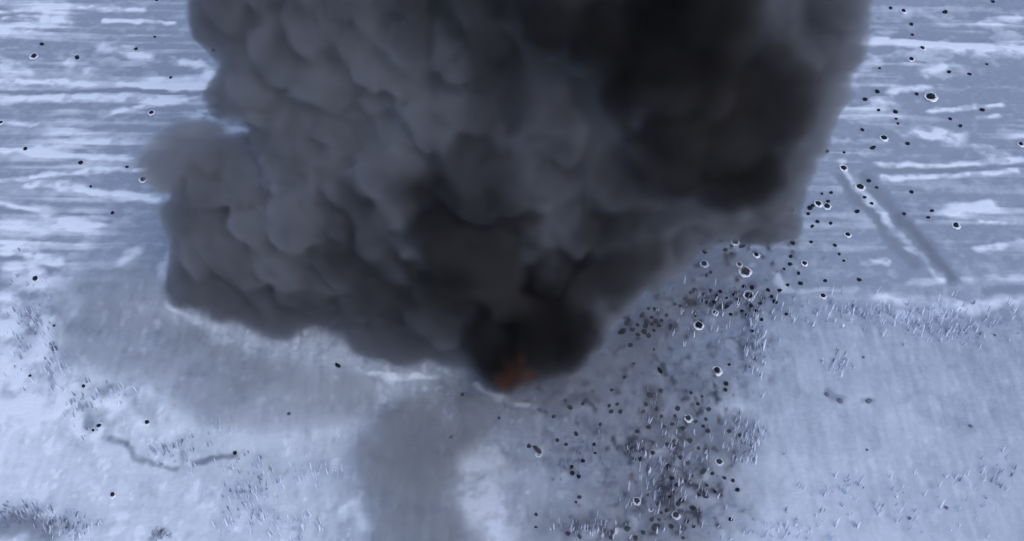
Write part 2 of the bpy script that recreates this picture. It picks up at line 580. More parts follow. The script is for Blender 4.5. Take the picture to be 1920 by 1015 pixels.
_b = bmesh.new()
bmesh.ops.create_icosphere(_b, subdivisions=2, radius=1.0)
_b.verts.index_update()
ICO_V = np.array([v.co[:] for v in _b.verts])
ICO_F = np.array([[v.index for v in f.verts] for f in _b.faces])
_b.free()


def lump_mesh(name, balls, voxel, amp=0.35, fscale=0.55, flat_floor=True):
    """union of many balls, remeshed into one closed skin and roughened"""
    nv, nf = len(ICO_V), len(ICO_F)
    C = np.array([c for c, r, sy in balls]); Rr = np.array([r for c, r, sy in balls])
    V = ICO_V[None] * Rr[:, None, None] + C[:, None, :]
    F = (ICO_F[None] + (np.arange(len(balls)) * nv)[:, None, None]).reshape(-1)
    me0 = bpy.data.meshes.new(name + "_raw")
    me0.vertices.add(nv * len(balls))
    me0.vertices.foreach_set("co", V.astype(np.float32).ravel())
    me0.loops.add(len(F))
    me0.loops.foreach_set("vertex_index", F.astype(np.int32))
    me0.polygons.add(nf * len(balls))
    me0.polygons.foreach_set("loop_start", np.arange(nf * len(balls), dtype=np.int32) * 3)
    me0.polygons.foreach_set("loop_total", np.full(nf * len(balls), 3, np.int32))
    me0.update(calc_edges=True)
    o = bpy.data.objects.new(name + "_raw", me0)
    COL.objects.link(o)
    md = o.modifiers.new("r", 'REMESH')
    md.mode = 'VOXEL'
    md.voxel_size = voxel
    dg = bpy.context.evaluated_depsgraph_get()
    me = bpy.data.meshes.new_from_object(o.evaluated_get(dg))
    bpy.data.objects.remove(o)
    bpy.data.meshes.remove(me0)
    me.name = name
    n = len(me.vertices)
    co = np.empty(n * 3, np.float32); me.vertices.foreach_get("co", co); co = co.reshape(-1, 3)
    nr = np.empty(n * 3, np.float32); me.vertices.foreach_get("normal", nr); nr = nr.reshape(-1, 3)
    d = 0
    a = amp
    f = fscale
    for k in range(3):
        q = vnoise3(co * f + 11.3 * k)
        d = d + a * (1 - 2 * np.abs(2 * q - 1)) * 0.6      # rounded, cauliflower-like lobes
        a *= 0.5
        f *= 2.1
    co = co + nr * d[:, None]
    if flat_floor:
        co[:, 2] = np.maximum(co[:, 2], 0.25 + 0.02 * (co[:, 2] > -9))
    me.vertices.foreach_set("co", co.astype(np.float32).ravel())
    me.polygons.foreach_set("use_smooth", np.ones(len(me.polygons), bool))
    me.update()
    return me


def plume_balls(poly, depth, n_in, rmax, rim_step, rim_r, seed, thick=0.5, rmin=10):
    """fill the cloud's outline with balls; DEPTH(px, py) is how far away its middle stands"""
    r_ = random.Random(seed)
    balls = []
    P = poly
    n = len(P)
    for i in range(n):
        ax, ay = P[i]
        bx, by = P[(i + 1) % n]
        L = math.hypot(bx - ax, by - ay)
        k = max(1, int(L / rim_step))
        for s in range(k):
            t = (s + r_.random() * 0.6) / k
            ex, ey = ax + (bx - ax) * t, ay + (by - ay) * t
            rr = r_.uniform(*rim_r)
            nx, ny = (by - ay) / L, -(bx - ax) / L
            cx, cy = ex + nx * rr * 0.95, ey + ny * rr * 0.95
            if not in_poly(cx, cy, P):
                cx, cy = ex - nx * rr * 0.95, ey - ny * rr * 0.95
            Y = depth(cx, cy) + r_.uniform(-0.5, 0.5) * rr * 0.03
            c, t_ = at_depth(cx, cy, Y)
            balls.append((c, rr * K * t_, 1.0))
    xs = [p[0] for p in P]
    ys = [p[1] for p in P]
    tries = 0
    while n_in > 0 and tries < 20000:
        tries += 1
        cx, cy = r_.uniform(min(xs), max(xs)), r_.uniform(min(ys), max(ys))
        if not in_poly(cx, cy, P):
            continue
        e = edge_dist(cx, cy, P)
        if e < rmin:
            continue
        rr = min(e, rmax * (0.22 + 0.78 * r_.random() ** 1.8))
        Y = depth(cx, cy)
        c, t_ = at_depth(cx, cy, Y)
        s = K * t_
        Y += r_.uniform(-1, 1) * thick * max(0, min(e, 260) - rr * 0.4) * s
        c, t_ = at_depth(cx, cy, Y)
        balls.append((c, rr * K * t_, 1.0))
        n_in -= 1
    return balls


def depth_main(px, py):
    # foot of the cloud: it stands on the ground towards the left, rises clear of it towards the right
    yb = 41.5 + max(0, 960 - px) * 0.0105 + max(0, px - 1100) * 0.004
    c, _ = at_depth(px, py, yb)
    return yb + 0.12 * max(0, c[2]) + 1.5


def ahead(f, d):
    return lambda px, py: f(px, py) - d


OUT_MAIN = [(356, 0), (362, 40), (380, 75), (402, 98), (428, 118), (404, 150), (398, 190), (412, 216), (440, 232), (500, 236), (470, 256), (430, 262), (410, 262),
            (400, 300), (350, 310), (335, 350), (314, 385), (306, 412), (318, 442), (330, 468), (324, 500), (313, 530), (318, 562), (335, 588), (362, 602), (395, 622),
            (440, 642), (500, 652), (540, 668), (582, 686), (632, 680), (700, 690), (750, 704), (800, 698), (850, 704), (890, 720), (920, 738), (955, 747),
            (990, 741), (1022, 722), (1060, 706), (1090, 682), (1112, 660), (1132, 640), (1142, 615), (1172, 582), (1210, 552), (1270, 520), (1305, 480), (1325, 458), (1380, 444),
            (1420, 450), (1445, 456), (1480, 450), (1493, 434), (1495, 402), (1503, 372), (1512, 345), (1524, 318), (1542, 288), (1553, 258), (1572, 220), (1586, 190),
            (1592, 152), (1602, 125), (1622, 95), (1631, 60), (1622, 20), (1619, -40), (1600, -180), (1480, -300), (1200, -380), (850, -380), (560, -300), (400, -150)]
SKIN = skin_material("smoke_edge", (0.975, 0.975, 0.98, 1))


def cloud(name, label, balls, mat, voxel=0.34, amp=0.6, fscale=0.4, band=1.2, vox=0.4, cat="smoke"):
    me = lump_mesh(name, balls, voxel, amp, fscale)
    o = tag(link(name, me, SKIN), label, cat, None, "stuff")
    vd = bpy.data.volumes.new("smoke_body")
    vo = bpy.data.objects.new("smoke_body", vd)
    COL.objects.link(vo)
    vo.parent = o
    vd.materials.append(mat)
    md = vo.modifiers.new("fill", 'MESH_TO_VOLUME')
    md.object = o
    md.density = 1.0
    md.interior_band_width = band
    md.resolution_mode = 'VOXEL_SIZE'
    md.voxel_size = vox
    return o


SOOT = []
for (px, py, rx, ry, a) in [(1340, 240, 210, 190, .97), (1200, 60, 260, 150, .9), (960, 20, 120, 130, .8), (950, 215, 100, 110, .7), (775, 110, 80, 100, .4), (1420, 400, 130, 60, .55), (1250, 390, 110, 70, .5),
                            (830, 470, 110, 110, .85), (930, 480, 90, 110, .8), (970, 620, 140, 120, 1.0), (1060, 590, 110, 90, .9), (1180, 510, 110, 60, .75), (655, 510, 90, 90, .5), (760, 620, 130, 80, .55),
                            (900, 370, 110, 60, .5), (560, 20, 150, 90, .2), (1080, 330, 60, 120, .25), (400, 560, 70, 50, .25), (1570, 90, 60, 120, .3), (600, 640, 120, 50, .3), (1000, 700, 110, 60, .95), (880, 50, 170, 120, .55), (1060, 30, 160, 130, .85)]:
    Yc = depth_main(px, py) - 4.0
    c, t_ = at_depth(px, py, Yc)
    SOOT.append((c, rx * K * t_, ry * K * t_ * 1.25, a))
MAT_SMOKE = smoke_material("grey_smoke", 1.0, (0.34, 0.375, 0.475, 1), (0.58, 0.635, 0.79, 1), 0.50, 2.5, 0.14, offset=0.55, soot=SOOT, soot_col=(0.075, 0.075, 0.085, 1))
cloud("billowing_smoke", "huge dark grey smoke cloud billowing up over the middle of the field",
      plume_balls(OUT_MAIN, depth_main, 2000, 62, 14, (7, 28), 5, 0.22), MAT_SMOKE, voxel=0.28, band=0.6, vox=0.3, amp=0.7, fscale=0.7)
MAT_BLACK = smoke_material("black_smoke", 0.9, (0.05, 0.05, 0.057, 1), (0.14, 0.14, 0.16, 1), 0.28, 2.2, 0.12, offset=0.05)
OUT_BLACK = [(980, -120), (990, 60), (1060, 120), (1120, 190), (1170, 250), (1185, 330), (1240, 385), (1340, 400), (1430, 385), (1490, 310), (1525, 210), (1535, 130), (1480, 80), (1430, 50), (1440, -40), (1420, -200), (1150, -260)]
cloud("black_smoke", "blackest mass of soot smoke at the upper right of the big cloud",
      plume_balls(OUT_BLACK, ahead(depth_main, 3.0), 130, 80, 40, (20, 45), 11, 0.35), MAT_BLACK)
OUT_STEM = [(900, 712), (872, 660), (850, 600), (780, 560), (745, 480), (765, 400), (820, 380), (880, 410), (970, 430), (985, 500), (995, 550), (1050, 550), (1110, 500), (1180, 465), (1255, 478), (1220, 530), (1150, 590), (1130, 640), (1080, 690), (1020, 722), (960, 740)]
cloud("black_smoke", "black column of smoke rising straight from the fire",
      plume_balls(OUT_STEM, ahead(depth_main, 2.6), 70, 60, 34, (16, 34), 12, 0.35), MAT_BLACK)


# the pale lobe that bulges out on the left, thin enough to see the field through
MAT_PALE = smoke_material("pale_smoke", 0.6, (0.40, 0.44, 0.54, 1), (0.6, 0.64, 0.76, 1), 0.3, 1.4, 0.12, offset=0.4)
OUT_LOBE = [(402, 224), (350, 222), (310, 234), (280, 262), (262, 300), (264, 328), (290, 352), (318, 374), (350, 350), (400, 330), (440, 300), (425, 255)]
cloud("pale_smoke", "thin pale grey lobe of smoke bulging from the left side of the big cloud",
      plume_balls(OUT_LOBE, depth_main, 26, 60, 26, (14, 30), 17, 0.4), MAT_PALE)


def depth_ground(dz):
    def f(px, py):
        d = ray(px, py)
        return d[1] * (H - dz) / -d[2]
    return f


MAT_VEIL = smoke_material("dust_veil", 0.20, (0.66, 0.74, 0.90, 1), (0.76, 0.83, 0.95, 1), 0.16, 0.7, 0.1, offset=0.3)
OUT_VEIL = [(104, 515), (200, 500), (300, 486), (330, 590), (450, 650), (600, 690), (700, 705), (700, 780), (600, 810), (500, 815), (400, 810), (320, 750), (270, 700), (190, 705), (120, 690), (104, 620)]
cloud("dust_veil", "thin blue grey veil of dust lying below the left side of the smoke",
      plume_balls(OUT_VEIL, depth_ground(0.9), 120, 45, 26, (16, 36), 18, 0.0), MAT_VEIL, 0.4, 0.4, 0.4, 1.0, 0.5, cat="dust")
MAT_COLUMN = smoke_material("grey_dust", 0.30, (0.50, 0.55, 0.66, 1), (0.72, 0.77, 0.88, 1), 0.25, 1.3, 0.14, offset=0.3)
OUT_COLUMN = [(700, 1060), (692, 970), (668, 890), (668, 822), (700, 790), (740, 752), (840, 735), (940, 755), (920, 810), (875, 860), (866, 930), (890, 1060)]
cloud("dust_veil", "grey drift of dust at the lower edge, in front of the fire",
      plume_balls(OUT_COLUMN, depth_ground(1.2), 90, 50, 24, (10, 34), 19, 0.0), MAT_COLUMN, 0.35, 0.5, 0.6, 0.6, 0.35, cat="dust")
MAT_PUFF = smoke_material("pale_dust", 0.085, (0.56, 0.60, 0.70, 1), (0.80, 0.84, 0.94, 1), 0.22, 1.8, 0.16, offset=0.2)
OUT_PUFF = [(850, 1070), (840, 930), (835, 850), (870, 775), (1000, 745), (1150, 715), (1290, 690), (1370, 720), (1400, 850), (1370, 960), (1340, 1070)]
cloud("dust_veil", "thin pale dust hanging over the ground between grey drift and churned strip",
      plume_balls(OUT_PUFF, depth_ground(0.8), 140, 50, 34, (14, 40), 22, 0.0), MAT_PUFF, 0.4, 0.4, 0.4, 1.0, 0.5, cat="dust")
OUT_SMEAR = [(1120, 650), (1150, 600), (1210, 556), (1280, 520), (1320, 480), (1400, 460), (1400, 500), (1330, 560), (1280, 640), (1230, 700), (1120, 740), (1040, 770), (1000, 750), (1070, 700)]
MAT_SMEAR = smoke_material("grey_haze", 0.14, (0.42, 0.43, 0.49, 1), (0.58, 0.59, 0.66, 1), 0.25, 1.2, 0.12, offset=0.25)
cloud("thin_smoke", "thin grey smoke hanging under the right side of the big cloud",
      plume_balls(OUT_SMEAR, depth_ground(1.2), 60, 45, 30, (16, 34), 20, 0.0), MAT_SMEAR, 0.4, 0.4, 0.4, 1.0, 0.5)

# the fire itself: flames buried in soot, so only a dull red glow comes through
MAT_FIRE = smoke_material("fire", 0.8, (0.12, 0.06, 0.04, 1), (0.2, 0.1, 0.07, 1), 0.7, 1.7, 0.5, emission=((1.0, 0.27, 0.10, 1), 0.0052), offset=0.05)
OUT_FIRE = [(930, 728), (922, 704), (936, 690), (948, 668), (966, 678), (984, 662), (1000, 684), (1012, 698), (998, 720), (975, 738), (950, 740)]
fire = cloud("fire", "dull orange fire glowing at the foot of the black smoke",
             plume_balls(OUT_FIRE, ahead(depth_main, 4.6), 14, 22, 16, (8, 15), 21, 0.3), MAT_FIRE, 0.2, 0.25, 0.8, 0.5, 0.25, cat="fire")
fire["kind"] = "thing"
for c in fire.children:
    c.name = "flame_body"

# ------------------------------------------------------------------ fragments strewn on the field
MAT_CHAR = plain_material("charred_metal", (0.012, 0.013, 0.02), 0.7, 0.4, 9)
MAT_RIM = plain_material("thrown_up_snow", (0.72, 0.77, 0.90), 0.9, 0.1, 9)


def chunk_mesh(k):
    r_ = random.Random(100 + k)
    bm = bmesh.new()
    bmesh.ops.create_icosphere(bm, subdivisions=1, radius=1.0)
    ax = (r_.uniform(0.8, 1.1), r_.uniform(0.75, 1.0), r_.uniform(0.55, 0.8))
    for v in bm.verts:
        f = r_.uniform(0.78, 1.15)
        v.co = Vector((v.co.x * ax[0] * f, v.co.y * ax[1] * f, max(-0.35, v.co.z * ax[2] * f)))
    me = bpy.data.meshes.new("fragment")
    bm.to_mesh(me); bm.free()
    me.materials.append(MAT_CHAR)
    return me


def rim_mesh(k):
    """a low ring of thrown-up snow, heaped higher on the near side"""
    r_ = random.Random(300 + k)
    N, M = 18, 6
    vs_, fs = [], []
    for i in range(N):
        a = 2 * math.pi * i / N
        near = 0.5 - 0.5 * math.sin(a)                 # 1 towards the camera
        R0 = 1.22 * r_.uniform(0.86, 1.14)
        t = (0.07 + 0.27 * near) * r_.uniform(0.4, 1.5)
        for j in range(M):
            b = 2 * math.pi * j / M
            vs_.append(((R0 + t * math.cos(b)) * math.cos(a), (R0 + t * math.cos(b)) * math.sin(a), t * 0.5 * math.sin(b) - 0.04))
    for i in range(N):
        for j in range(M):
            fs.append((i * M + j, ((i + 1) % N) * M + j, ((i + 1) % N) * M + (j + 1) % M, i * M + (j + 1) % M))
    me = bpy.data.meshes.new("rim")
    me.from_pydata(vs_, [], fs)
    me.polygons.foreach_set("use_smooth", [True] * len(fs))
    me.materials.append(MAT_RIM)
    return me


CHUNKS = [chunk_mesh(k) for k in range(8)]
RIMS = [rim_mesh(k) for k in range(4)]
MAT_DULL = plain_material("frosted_clod", (0.13, 0.15, 0.21), 0.9, 0.3, 9)
DULL = []
for k in range(4):
    me = CHUNKS[k].copy()
    me.materials.clear()
    me.materials.append(MAT_DULL)
    DULL.append(me)
_count = [0]


def fragment(px, py, r, rim, label, group, stretch=1.0, ang=0.0):
    """R is the dot's half width in photo pixels"""
    g = at(px, py)
    m = r * mpp(g[1])
    k = _count[0]
    _count[0] += 1
    dull = "dark lump" in label
    o = link("debris_fragment", DULL[k % 4] if dull else CHUNKS[k % 8])
    o.location = (g[0], g[1], ground_z(g[0], g[1]) + 0.16 * m)
    o.scale = (m * stretch, m * 1.15, m)
    o.rotation_euler = (0, 0, ang if stretch != 1.0 else (k * 2.4) % 6.28)
    if rim:
        o.rotation_euler = (0, 0, 0)
        c = link("snow_ring", RIMS[k % 4], None, o)
    tag(o, label, "debris", group)
    return o


# (px, py, half width) of the plain ones, by where they lie
G_ = "black fragments strewn over the field"
PLAIN = {
    "small black fragment on the streaked snow left of the smoke cloud":
        [(79, 84, 4), (145, 109, 5), (255, 91, 4), (290, 69, 3), (320, 146, 3), (48, 280, 4), (152, 308, 5), (239, 315, 3), (171, 352, 3), (211, 399, 4), (295, 3, 4), (400, 95, 4)],
    "small black fragment on the pale snow at the lower left":
        [(102, 612, 3), (58, 709, 3), (541, 776, 4), (440, 848, 4), (186, 799, 4), (175, 808, 3), (158, 727, 4)],
    "small black fragment on the streaked snow right of the smoke, beyond the wheel tracks":
        [(1670, 16, 4), (1772, 24, 5), (1709, 47, 4), (1710, 67, 3), (1649, 130, 3), (1779, 136, 4), (1818, 140, 4), (1850, 121, 3), (1645, 173, 5), (1622, 187, 5), (1719, 177, 4),
         (1647, 207, 3), (1679, 210, 5), (1681, 222, 3), (1684, 231, 3), (1841, 207, 5), (1782, 223, 4), (1801, 236, 4), (1618, 242, 4), (1702, 268, 4), (1583, 286, 3), (1710, 358, 4),
         (1748, 395, 4), (1740, 408, 4), (1695, 402, 4), (1862, 4, 4)],
    "small black fragment along the wheel tracks near the right side of the smoke":
        [(1629, 339, 4), (1621, 371, 4), (1644, 351, 3), (1634, 383, 4), (1607, 398, 5), (1558, 362, 4), (1541, 364, 3), (1552, 379, 4), (1524, 387, 4), (1518, 392, 5), (1515, 403, 4),
         (1532, 418, 4), (1557, 421, 4), (1522, 427, 4), (1520, 456, 4), (1565, 462, 4), (1582, 490, 3), (1573, 478, 3), (1551, 284, 4), (1588, 133, 4)],
    "small black fragment just below the ragged right foot of the smoke":
        [(1332, 512, 4), (1324, 518, 4), (1352, 453, 4), (1371, 464, 4), (1360, 471, 5), (1371, 480, 4), (1482, 483, 4), (1481, 497, 4), (1470, 505, 3), (1497, 514, 4), (1501, 532, 5),
         (1477, 535, 4), (1547, 527, 4), (1447, 556, 4), (1394, 538, 4), (1410, 541, 5), (1375, 555, 4), (1391, 584, 4), (1417, 584, 4), (1428, 600, 4), (1331, 545, 4), (1351, 547, 4),
         (1339, 568, 5), (1296, 550, 5), (1314, 565, 4), (1611, 526, 4), (1325, 568, 4), (1474, 590, 3), (1314, 460, 4), (1486, 458, 5), (1453, 567, 6)],
    "small black fragment in the tight cluster beside the right foot of the smoke":
        [(1216, 578, 4), (1228, 578, 4), (1169, 594, 4), (1222, 593, 4), (1206, 587, 3), (1212, 602, 5), (1230, 603, 6), (1235, 611, 5), (1210, 611, 6), (1186, 617, 5), (1196, 609, 4),
         (1207, 622, 6), (1216, 629, 5), (1181, 649, 5), (1265, 570, 4), (1276, 573, 4), (1226, 656, 3), (1222, 608, 4)],
    "small black fragment on bare trampled ground in the middle of the churned strip":
        [(1367, 685, 3), (1361, 721, 5), (1360, 733, 4), (1170, 709, 4), (1147, 732, 4), (1295, 740, 4), (1188, 683, 3), (1410, 622, 3), (1238, 735, 5), (1218, 744, 6), (1142, 763, 4),
         (1157, 760, 4), (1146, 774, 5), (1163, 774, 5), (1265, 783, 4), (1270, 770, 5), (1328, 770, 5), (1069, 765, 5), (1060, 752, 4), (1093, 758, 4)],
    "small black fragment in the grey drift between fire and churned strip":
        [(867, 740, 4), (936, 784, 3), (1038, 783, 4), (1045, 827, 4), (1061, 835, 4), (1080, 815, 5), (1114, 834, 4), (1116, 851, 3), (1125, 798, 4), (1093, 866, 4), (1072, 877, 4),
         (1073, 889, 5), (1085, 895, 4), (1086, 935, 4), (1080, 945, 3), (1005, 968, 4), (992, 838, 5), (1005, 991, 3)],
    "small black fragment in the near part of the churned strip":
        [(1327, 811, 5), (1293, 828, 5), (1309, 843, 4), (1335, 890, 4), (1358, 899, 4), (1324, 912, 4), (1323, 934, 6), (1374, 904, 4), (1382, 921, 4), (1277, 942, 6), (1271, 948, 5),
         (1299, 955, 6), (1240, 962, 4), (1236, 975, 4), (1287, 980, 5), (1369, 976, 4), (1280, 1012, 4), (1191, 1011, 5), (1216, 802, 5), (1194, 813, 5), (1189, 863, 4), (1200, 864, 5),
         (1223, 853, 4), (1184, 845, 5), (1250, 836, 5), (1252, 878, 5), (1065, 1004, 5), (1087, 1010, 5), (1145, 1002, 5), (1146, 1010, 5), (1101, 995, 4), (1176, 995, 6), (1268, 912, 4),
         (1262, 828, 4), (1318, 800, 4), (1323, 788, 4), (1304, 793, 4), (1255, 935, 4), (1232, 946, 4), (1214, 930, 3), (1366, 812, 4), (1386, 818, 4)],
    "more of them in and around the tight cluster and along the strip":
        [(1204, 591, 5), (1240, 600, 4), (1226, 620, 4), (1196, 628, 5), (1174, 607, 4), (1250, 590, 4), (1285, 560, 4), (1290, 566, 5), (1320, 552, 4), (1343, 556, 4), (1362, 560, 3),
         (1370, 590, 4), (1384, 562, 4), (1400, 592, 4), (1408, 575, 4), (1425, 570, 4), (1440, 545, 4), (1432, 560, 3), (1462, 545, 4), (1210, 760, 5), (1230, 772, 5), (1240, 784, 4),
         (1205, 775, 4), (1260, 797, 4), (1244, 802, 4), (1308, 760, 4), (1316, 746, 3), (1280, 805, 5), (1275, 860, 5), (1290, 870, 4), (1260, 900, 5), (1284, 905, 4), (1296, 895, 4),
         (1310, 932, 4), (1340, 925, 4), (1250, 958, 5), (1258, 990, 5), (1300, 990, 4), (1222, 975, 4), (1205, 1000, 5)],
    "faint dark lump on the smooth snow at the lower right":
        [(1550, 742, 5), (1574, 754, 6), (1628, 755, 6), (1618, 672, 3), (1865, 629, 3), (1625, 845, 3), (1775, 953, 4), (1705, 973, 4), (1820, 800, 4)],
}
LANDMARKS = [
    (64, 106, "the rimmed fragment in the far left snow"), (284, 211, "the rimmed fragment above the pale lobe"), (269, 338, "the rimmed fragment touching the pale lobe"),
    (66, 523, "the fragment ringed by white snow"), (211, 928, "the lone fragment on bright snow"), (276, 792, "the star shaped fragment"), (438, 850, "the end of the dark arc"),
    (104, 657, "the flat lump by the mottled snow"), (634, 687, "the splinter under the smoke"), (846, 820, "the splinter on the grey dust"), (1008, 845, "the long splinter before the fire"),
    (1694, 22, "the rimmed fragment at the far top"), (1729, 92, "the farther rimmed fragment of the pair"), (1708, 113, "the nearer rimmed fragment of the pair"),
    (1745, 182, "the largest fragment in the right field"), (1658, 257, "the upright ringed fragment by the smoke"), (1637, 276, "the double lump by the tracks"),
    (1582, 315, "the rimmed fragment where the tracks begin"), (1613, 350, "the rimmed fragment between the tracks"), (1793, 422, "the lone rimmed fragment past the tracks"),
    (1534, 383, "the farther rimmed fragment by the corner"), (1550, 388, "the nearer rimmed fragment by the corner"), (1589, 441, "the rimmed fragment left of the tracks"),
    (1508, 495, "the rimmed fragment below the smoke's corner"), (1378, 456, "the rimmed fragment under the smoke's foot"), (1320, 497, "the rimmed fragment at the ragged edge"),
    (1418, 479, "the rimmed fragment standing alone"), (1397, 511, "the large fragment in a bright ring"), (1404, 555, "the large round rimmed fragment"),
    (1543, 555, "the rimmed fragment edging the smooth snow"), (1341, 586, "the rimmed fragment below the earth streak"), (1310, 612, "the big ringed fragment on bare ground"),
    (1344, 697, "the big fragment with white heap"), (1290, 786, "the rimmed fragment by the curved scar"), (1194, 941, "the rimmed fragment on grey ground"),
    (1267, 968, "the rimmed fragment near the lower edge"), (1348, 868, "the round fragment outside the strip"), (1298, 570, "the heavy black clod"), (1304, 548, "the jagged lump atop the strip"),
    (1257, 612, "the upright splinter by the cluster"), (1167, 621, "the cluster's lump nearest the smoke"), (1212, 604, "the middle of the tight cluster"), (1237, 697, "the splinter above the earth heap"),
    (1222, 765, "the dark earth heap"), (1080, 748, "the dark patch right of the fire"), (1229, 991, "the large slanting lump"), (1318, 888, "the bent black bar"), (1250, 866, "the pale curved scars"),
    (1154, 768, "the ring of four fragments"), (1360, 577, "the flat bar across the strip"), (1562, 748, "the faint smudge on smooth snow"), (1320, 474, "the splinter at the smoke's foot"),
]
RIMMED = [
    (64, 106, 6, "pale rimmed black fragment near the far end of the snow left of the smoke"),
    (284, 211, 5, "pale rimmed black fragment on snow beside the bulging pale lobe, above it"),
    (269, 338, 6, "pale rimmed black fragment touching the lower edge of the pale lobe"),
    (2, 229, 4, "pale rimmed black fragment cut by the left edge of the view"),
    (66, 523, 6, "black fragment ringed by a wide white patch beside the mottled ground"),
    (211, 928, 5, "lone black fragment with white rim on the bright snow, lower left"),
    (1694, 22, 5, "pale rimmed black fragment at the far top of the right field"),
    (1729, 92, 5, "farther of two rimmed black fragments close together in the right field"),
    (1708, 113, 5, "nearer of two rimmed black fragments close together in the right field"),
    (1745, 182, 9, "largest black fragment of the right field, in a broken white ring"),
    (1658, 257, 6, "upright black fragment in a white ring beside the smoke's right edge"),
    (1582, 315, 6, "rimmed black fragment at the far end of the wheel tracks"),
    (1613, 350, 7, "big rimmed black fragment between the two wheel tracks"),
    (1793, 422, 6, "rimmed black fragment alone to the right of the wheel tracks"),
    (1914, 271, 5, "rimmed black fragment cut by the right edge of the view"),
    (1534, 383, 6, "farther of two rimmed fragments beside the smoke's right corner"),
    (1550, 388, 6, "nearer of two rimmed fragments beside the smoke's right corner"),
    (1485, 395, 6, "rimmed black fragment against the very edge of the smoke's right corner"),
    (1589, 441, 5, "rimmed black fragment on snow left of the wheel tracks"),
    (1508, 495, 5, "rimmed black fragment on pale snow below the smoke's right corner"),
    (1378, 456, 6, "rimmed black fragment tucked under the smoke's right foot"),
    (1320, 497, 6, "rimmed black fragment at the ragged edge of the smoke's right foot"),
    (1418, 479, 5, "rimmed black fragment standing alone above the large ringed one"),
    (1386, 498, 5, "small rimmed fragment touching the large ringed fragment"),
    (1397, 511, 9, "large black fragment in a bright white ring below the smoke's right foot"),
    (1404, 555, 8, "large round black fragment with white rim on the churned strip's far end"),
    (1543, 555, 5, "rimmed black fragment at the far edge of the smooth snow"),
    (1341, 586, 5, "rimmed black fragment below a dark streak of thrown earth"),
    (1310, 612, 7, "big round black fragment ringed in white on bare churned ground"),
    (1344, 697, 7, "big black fragment with white heap beneath it, middle of churned strip"),
    (1290, 786, 6, "rimmed black fragment beside a pale curved scar in churned ground"),
    (1194, 941, 6, "rimmed black fragment alone on grey ground near the lower edge"),
    (1220, 955, 4, "small rimmed fragment beside the lower end of the churned strip"),
    (1267, 968, 6, "rimmed black fragment at the lower end of the churned strip"),
    (1348, 868, 6, "round black fragment on the outer side of the churned strip"),
    (1543 - 1267, 792, 5, "star shaped black fragment above the dark arc in the snow"),
]
LONG = [   # px, py, half width, stretch, angle, label
    (104, 657, 6, 1.5, 0.0, "flat dark lump at the edge of the mottled snow on the left"),
    (634, 687, 5, 1.7, -0.5, "long dark splinter just below the smoke's lower edge"),
    (846, 820, 4, 1.6, 0.7, "dark slanting splinter on the grey dust in front of the fire"),
    (1008, 845, 6, 2.1, -0.9, "large long black splinter with white underside in front of the fire"),
    (1637, 276, 4, 1.9, 0.6, "double black lump beside the far end of the wheel tracks"),
    (1320, 474, 4, 2.0, -1.0, "long black splinter half hidden at the smoke's right foot"),
    (1391, 463, 4, 2.0, 0.5, "slanting black splinter below the smoke's right foot"),
    (1302, 546, 6, 1.7, 0.8, "jagged black lump at the top of the churned strip"),
    (1298, 570, 8, 1.5, 0.1, "heavy black clod at the left of the dark earth streak"),
    (1304, 590, 4, 2.3, 1.5, "upright dark splinter below the heavy black clod"),
    (1360, 577, 4, 2.6, 0.4, "flat black bar lying across the churned strip's far end"),
    (1257, 612, 4, 2.4, 1.4, "dark upright splinter beside the tight cluster of fragments"),
    (1167, 621, 6, 1.6, 0.7, "black lump nearest the smoke in the tight cluster"),
    (1179, 600, 3, 2.2, 1.4, "thin black splinter at the left of the tight cluster"),
    (1237, 697, 4, 2.2, -1.1, "slanting dark splinter above the dark earth heap"),
    (1229, 991, 7, 1.8, 0.8, "large slanting black lump at the lower end of the churned strip"),
    (1318, 888, 5, 2.2, 0.9, "bent black bar on the outer side of the churned strip"),
    (1772, 22, 3, 2.0, 1.1, "thin black splinter at the far top of the right field"),
]
for (px, py, r, st_, an, lab) in LONG:
    fragment(px, py, r, False, lab, "long black splinters", st_, an)
for (px, py, r, lab) in RIMMED:
    fragment(px, py, r * 0.95, True, lab, "rimmed black fragments")
# the rest are told apart by where they lie from the nearest of those above
WAYS = ["right of", "above and right of", "above", "above and left of", "left of", "below and left of", "below", "below and right of"]
NTH = ["", "second ", "third ", "fourth ", "fifth ", "sixth ", "seventh ", "eighth ", "ninth "]
found = {}
for lab, spots in PLAIN.items():
    for (px, py, r) in spots:
        L = min(LANDMARKS, key=lambda q: math.hypot(q[0] - px, q[1] - py))
        way = WAYS[int(round(math.atan2(L[1] - py, px - L[0]) / (math.pi / 4))) % 8]
        size = {3: "tiny", 4: "small", 5: "bigger", 6: "large"}[r]
        kind = "dark lump" if lab.startswith("faint") else "black fragment"
        found.setdefault((size, kind, way, L[2]), []).append((math.hypot(L[0] - px, L[1] - py), px, py, r))
for (size, kind, way, mark), spots in found.items():
    spots.sort()
    for i, (_, px, py, r) in enumerate(spots):
        first = ("nearest " if len(spots) > 1 else "") if i == 0 else NTH[i]
        fragment(px, py, r * 1.1, False, first + size + " " + kind + " " + way + " " + mark, "black fragments strewn over the field")
# white heap under the big splinter before the fire
heap = link("snow_heap", RIMS[1])
g = at(1010, 854)
heap.location = (g[0], g[1], ground_z(g[0], g[1]) + 0.02)
heap.scale = (0.16, 0.12, 0.2)
tag(heap, "small white heap at the foot of the long black splinter", "snow heap")

# ------------------------------------------------------------------ grass poking through the snow
MAT_FROST = plain_material("frosted_stalks", (0.64, 0.71, 0.86), 0.85, 0.12, 3)
MAT_STALK = plain_material("dead_stalks", (0.26, 0.30, 0.42), 0.9, 0.3, 3)
rg = random.Random(77)


